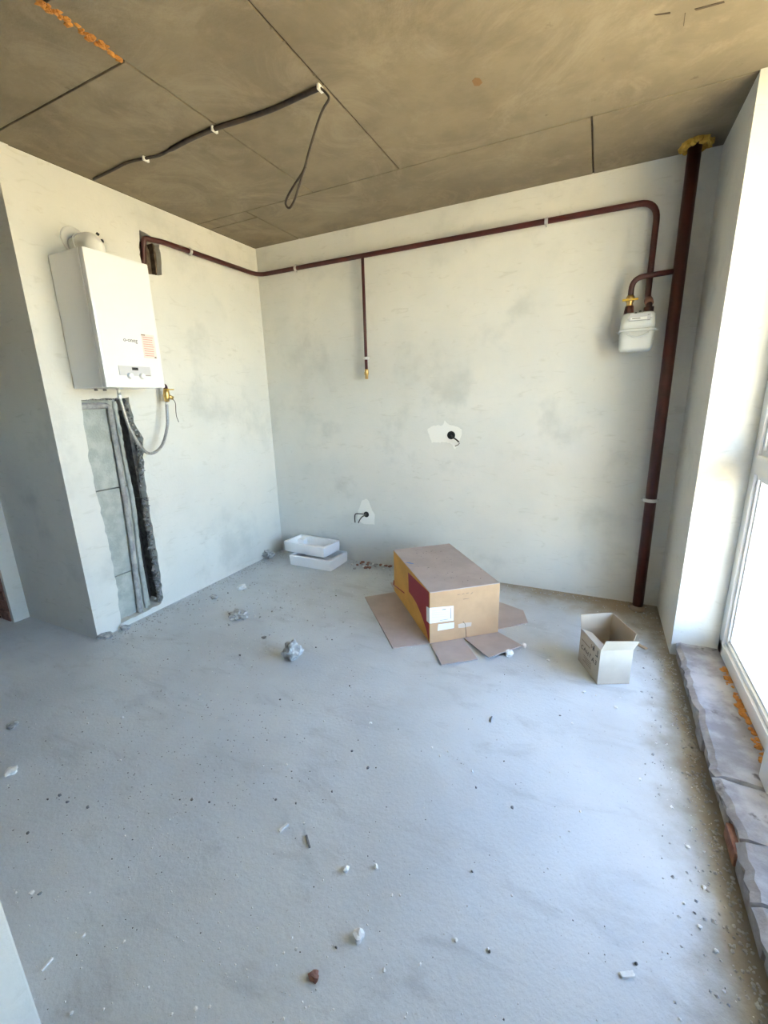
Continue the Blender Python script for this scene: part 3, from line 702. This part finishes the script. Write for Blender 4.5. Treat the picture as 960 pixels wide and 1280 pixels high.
# ------------------------------------------------------------------ rubble
def R_(name, px, r, m, label, **k):
    p = onz(0, *px); return rock(name, (p.x, p.y, 0), r, m, label, **k)
R_('concrete_lump', (366,823), .048, stone_g, 'fist-sized jagged grey concrete lump lying alone on the floor', sub=3, squash=1.15, rough=.5)
R_('white_stone', (449,1172), .0145, stone_w, 'small rounded white stone alone on the open floor', sub=2)
R_('brick_chip', (393,1222), .014, brick_m, 'small reddish brick chip on the floor near the white stone', sub=2, squash=.5)
R_('mortar_lump', (133,797), .04, stone_g, 'flat grey mortar lump at the foot of the wall corner', sub=2, squash=.45)
R_('mortar_lump', (157,787), .028, stone_g, 'pale mortar lump on the floor below the open chase', sub=2, squash=.6)
R_('plaster_lump', (298,772), .045, stone_g, 'low crumbled plaster lump on the floor with chips round it', sub=3, squash=.45, rough=.8)
R_('pale_stone', (636,820), .021, stone_w, 'pale stone beside the raised flap of the big box', sub=2, squash=.9)
R_('pale_stone', (655,809), .016, stone_w, 'pale stone at the tip of the big box flap', sub=2)
R_('plaster_lump', (302,736), .035, stone_w, 'pale broken plaster lump between the trays and the left wall', sub=2, squash=.5)
R_('plaster_lump', (268,748), .03, stone_g, 'grey plaster lump at the foot of the left wall', sub=2, squash=.5)
R_('plaster_lump', (336,698), .05, stone_g, 'grey mortar heap in the corner beside the foam trays', sub=3, squash=.6, rough=.8)
R_('stone_chip', (15,966), .02, stone_w, 'pale flat stone chip on the floor in front of the pier', sub=2, squash=.5)
R_('stone_chip', (16,908), .024, stone_g, 'low grey stone flake on the floor in front of the door jamb', sub=2, squash=.4)
R_('dark_clot', (330,798), .017, stone_d, 'dark clot on the floor between lump and left wall', sub=2, squash=.4)
R_('plaster_chip', (433,1088), .011, stone_w, 'angular white plaster chip beside a rounder one', sub=1)
R_('plaster_chip', (470,1085), .009, stone_w, 'round white plaster chip beside an angular one', sub=1)
def stick(name, a, b, w, h, m, label):
    a, b = onz(0, *a), onz(0, *b); d = (b-a); L_ = d.length; M = frame(a, d, Vector((-d.y, d.x, 0)))
    bm = bmesh.new(); add_box(bm, (0,-w/2,.0), (L_,w/2,h), M, min(w,h)*.2)
    for v in bm.verts: v.co += Vector((random.uniform(-1,1), random.uniform(-1,1), 0))*w*.12
    return tag(bm_obj(name, bm, m), label, 'splinter')
stick('white_strip', (52,1215), (66,1198), .006, .006, stone_w, 'thin white splinter on the floor near the white stub wall')
stick('white_strip', (776,1220), (792,1218), .011, .006, stone_w, 'short flat white bar on the floor near the window ledge')
stick('grey_strip', (349,1040), (360,1031), .009, .007, stone_w, 'short pale splinter on the floor beside a dark one')
stick('dark_strip', (383,1045), (387,1060), .006, .005, stone_d, 'thin dark splinter on the floor beside a pale one')
stick('wood_chip', (797,806), (808,812), .018, .008, mat('tan_wood', (.55,.40,.25), rough=.8), 'tan wood chip on the floor behind the small carton')
stick('dark_strip', (613,903), (615,896), .004, .004, stone_d, 'tiny dark splinter alone in the middle of the floor')
# red brick rubble behind the trays
for k in range(34):
    p = onz(0, random.uniform(440, 492), random.uniform(703, 712)); p.y = min(p.y, -.03)
    rock('brick_crumb', (p.x, p.y, 0), random.uniform(.007, .019), (brick_m, stone_g, brick_m, stone_w)[k % 4], 'reddish brick or plaster crumb in the row between foam trays and big box', 'rubble', 'brick crumbs along the back wall', sub=1, squash=.6)
# chips one can count
px = [(153,898),(230,898),(108,898),(151,951),(329,958),(110,905),(405,902),(336,917),(358,957),(550,946),(560,940),(725,1015),(712,1040),(640,1120),(500,1120),(570,1176),(610,1187),(525,1207),(480,1214),(850,1275),(370,1187),(355,1192),(262,1260),(245,1262),(155,1178),(105,1170),(40,1117),(20,1117),(112,1117),(135,1128),(130,1262),(90,1268),(215,1268),(380,1030),(490,1120),(272,869),(300,865),(250,869),(335,742),(250,762),(226,745),(213,740),(660,833),(685,826),(715,905),(540,935),(463,905),(590,965),(745,870),(730,866),(770,885),(820,930),(800,975),(840,1010),(860,1060),(880,1110),(875,1160),(895,1190),(905,1240),(855,1130)]
for i, p in enumerate(px):
    q = onz(0, *p); dist = (q-CAM).length
    rock('plaster_crumb', (q.x, q.y, 0), random.uniform(.0035,.0065)*(dist/1.8)**.8, stone_w, 'tiny pale plaster crumb scattered on the screed floor', 'rubble', 'plaster crumbs on the floor', sub=1)
px = [(325,772),(340,765),(420,745),(437,858),(350,875),(300,820),(415,990),(440,940),(470,960),(370,1005),(345,1000),(60,1000),(75,995),(85,1003),(35,1042),(50,1118),(110,1010),(240,1000),(262,1003),(225,1000),(498,912),(595,985),(630,952),(640,1010),(700,895),(590,1090),(612,1190),(420,1185),(460,960),(365,973),(415,800),(395,810),(300,735),(285,742),(868,1142),(788,1215),(795,1205),(865,935)]
for i, p in enumerate(px):
    q = onz(0, *p); dist = (q-CAM).length
    rock('grit_grain', (q.x, q.y, 0), random.uniform(.003,.006)*(dist/1.8)**.8, stone_d, 'tiny dark grain of grit scattered on the screed floor', 'rubble', 'dark grit on the floor', sub=1)
def specks(name, n, m, dist, rr, label):
    bm = bmesh.new()
    for k in range(n):
        x_, y_ = dist()
        if not (.01 < x_ < 3.16 and -3.3 < y_ < -.01) or (x_ < 1.67 and y_ < -2.95): continue
        q = MB.inverted() @ Vector((x_, y_, 0)); q2 = MS.inverted() @ Vector((x_, y_, 0))
        if -.36 < q.x < bw+.2 and -.2 < q.y < bd+.17 and (0 < q.x < bw or 0 < q.y < bd): continue
        if -.01 < q2.x < sw+.01 and -.01 < q2.y < sdp+.01: continue
        if .32 < x_ < .78 and -.33 < y_ < -.02: continue
        r_ = random.uniform(*rr)*(1+.5*random.random()**4)
        a = random.uniform(0, 6.3); vs_ = [bm.verts.new((x_+r_*random.uniform(.6,1.2)*math.cos(a+b), y_+r_*random.uniform(.6,1.2)*math.sin(a+b), -.0004)) for b in (0, 1.6, 3.1, 4.7)]
        tpv = bm.verts.new((x_+random.uniform(-.3,.3)*r_, y_, r_*random.uniform(.5,1)))
        for j in range(4): bm.faces.new((vs_[j], vs_[(j+1)%4], tpv))
    return tag(bm_obj(name, bm, m), label, 'debris', kind='stuff')
uni = lambda: (random.uniform(0, 3.16), random.uniform(-3.3, 0))
def near(): 
    k = random.random()
    if k < .3: return (abs(random.gauss(0,.10)), random.uniform(-1.8, 0))
    if k < .5: return (random.uniform(0, 3.1), -abs(random.gauss(0,.09)))
    if k < .7: return (3.17-abs(random.gauss(0,.09)), random.uniform(-3,-.05))
    return (random.gauss(.7,.4), random.gauss(-1.0,.45))
def leftish(): return (random.gauss(1.25,.35), random.gauss(-2.2,.3))
specks('white_dust', 2300, stone_w, lambda: uni() if random.random() < .62 else (near() if random.random() < .6 else (random.gauss(2.0,.35), random.gauss(-2.75,.22))), (.0014,.0036), 'fine white plaster specks strewn over the whole floor')
specks('dark_grit', 1100, stone_d, lambda: uni() if random.random() < .6 else leftish(), (.0013,.0034), 'fine dark grit specks strewn over the whole floor')
specks('grey_rubble', 1800, stone_g, near, (.002,.007), 'fine grey rubble lying along the foot of the walls')
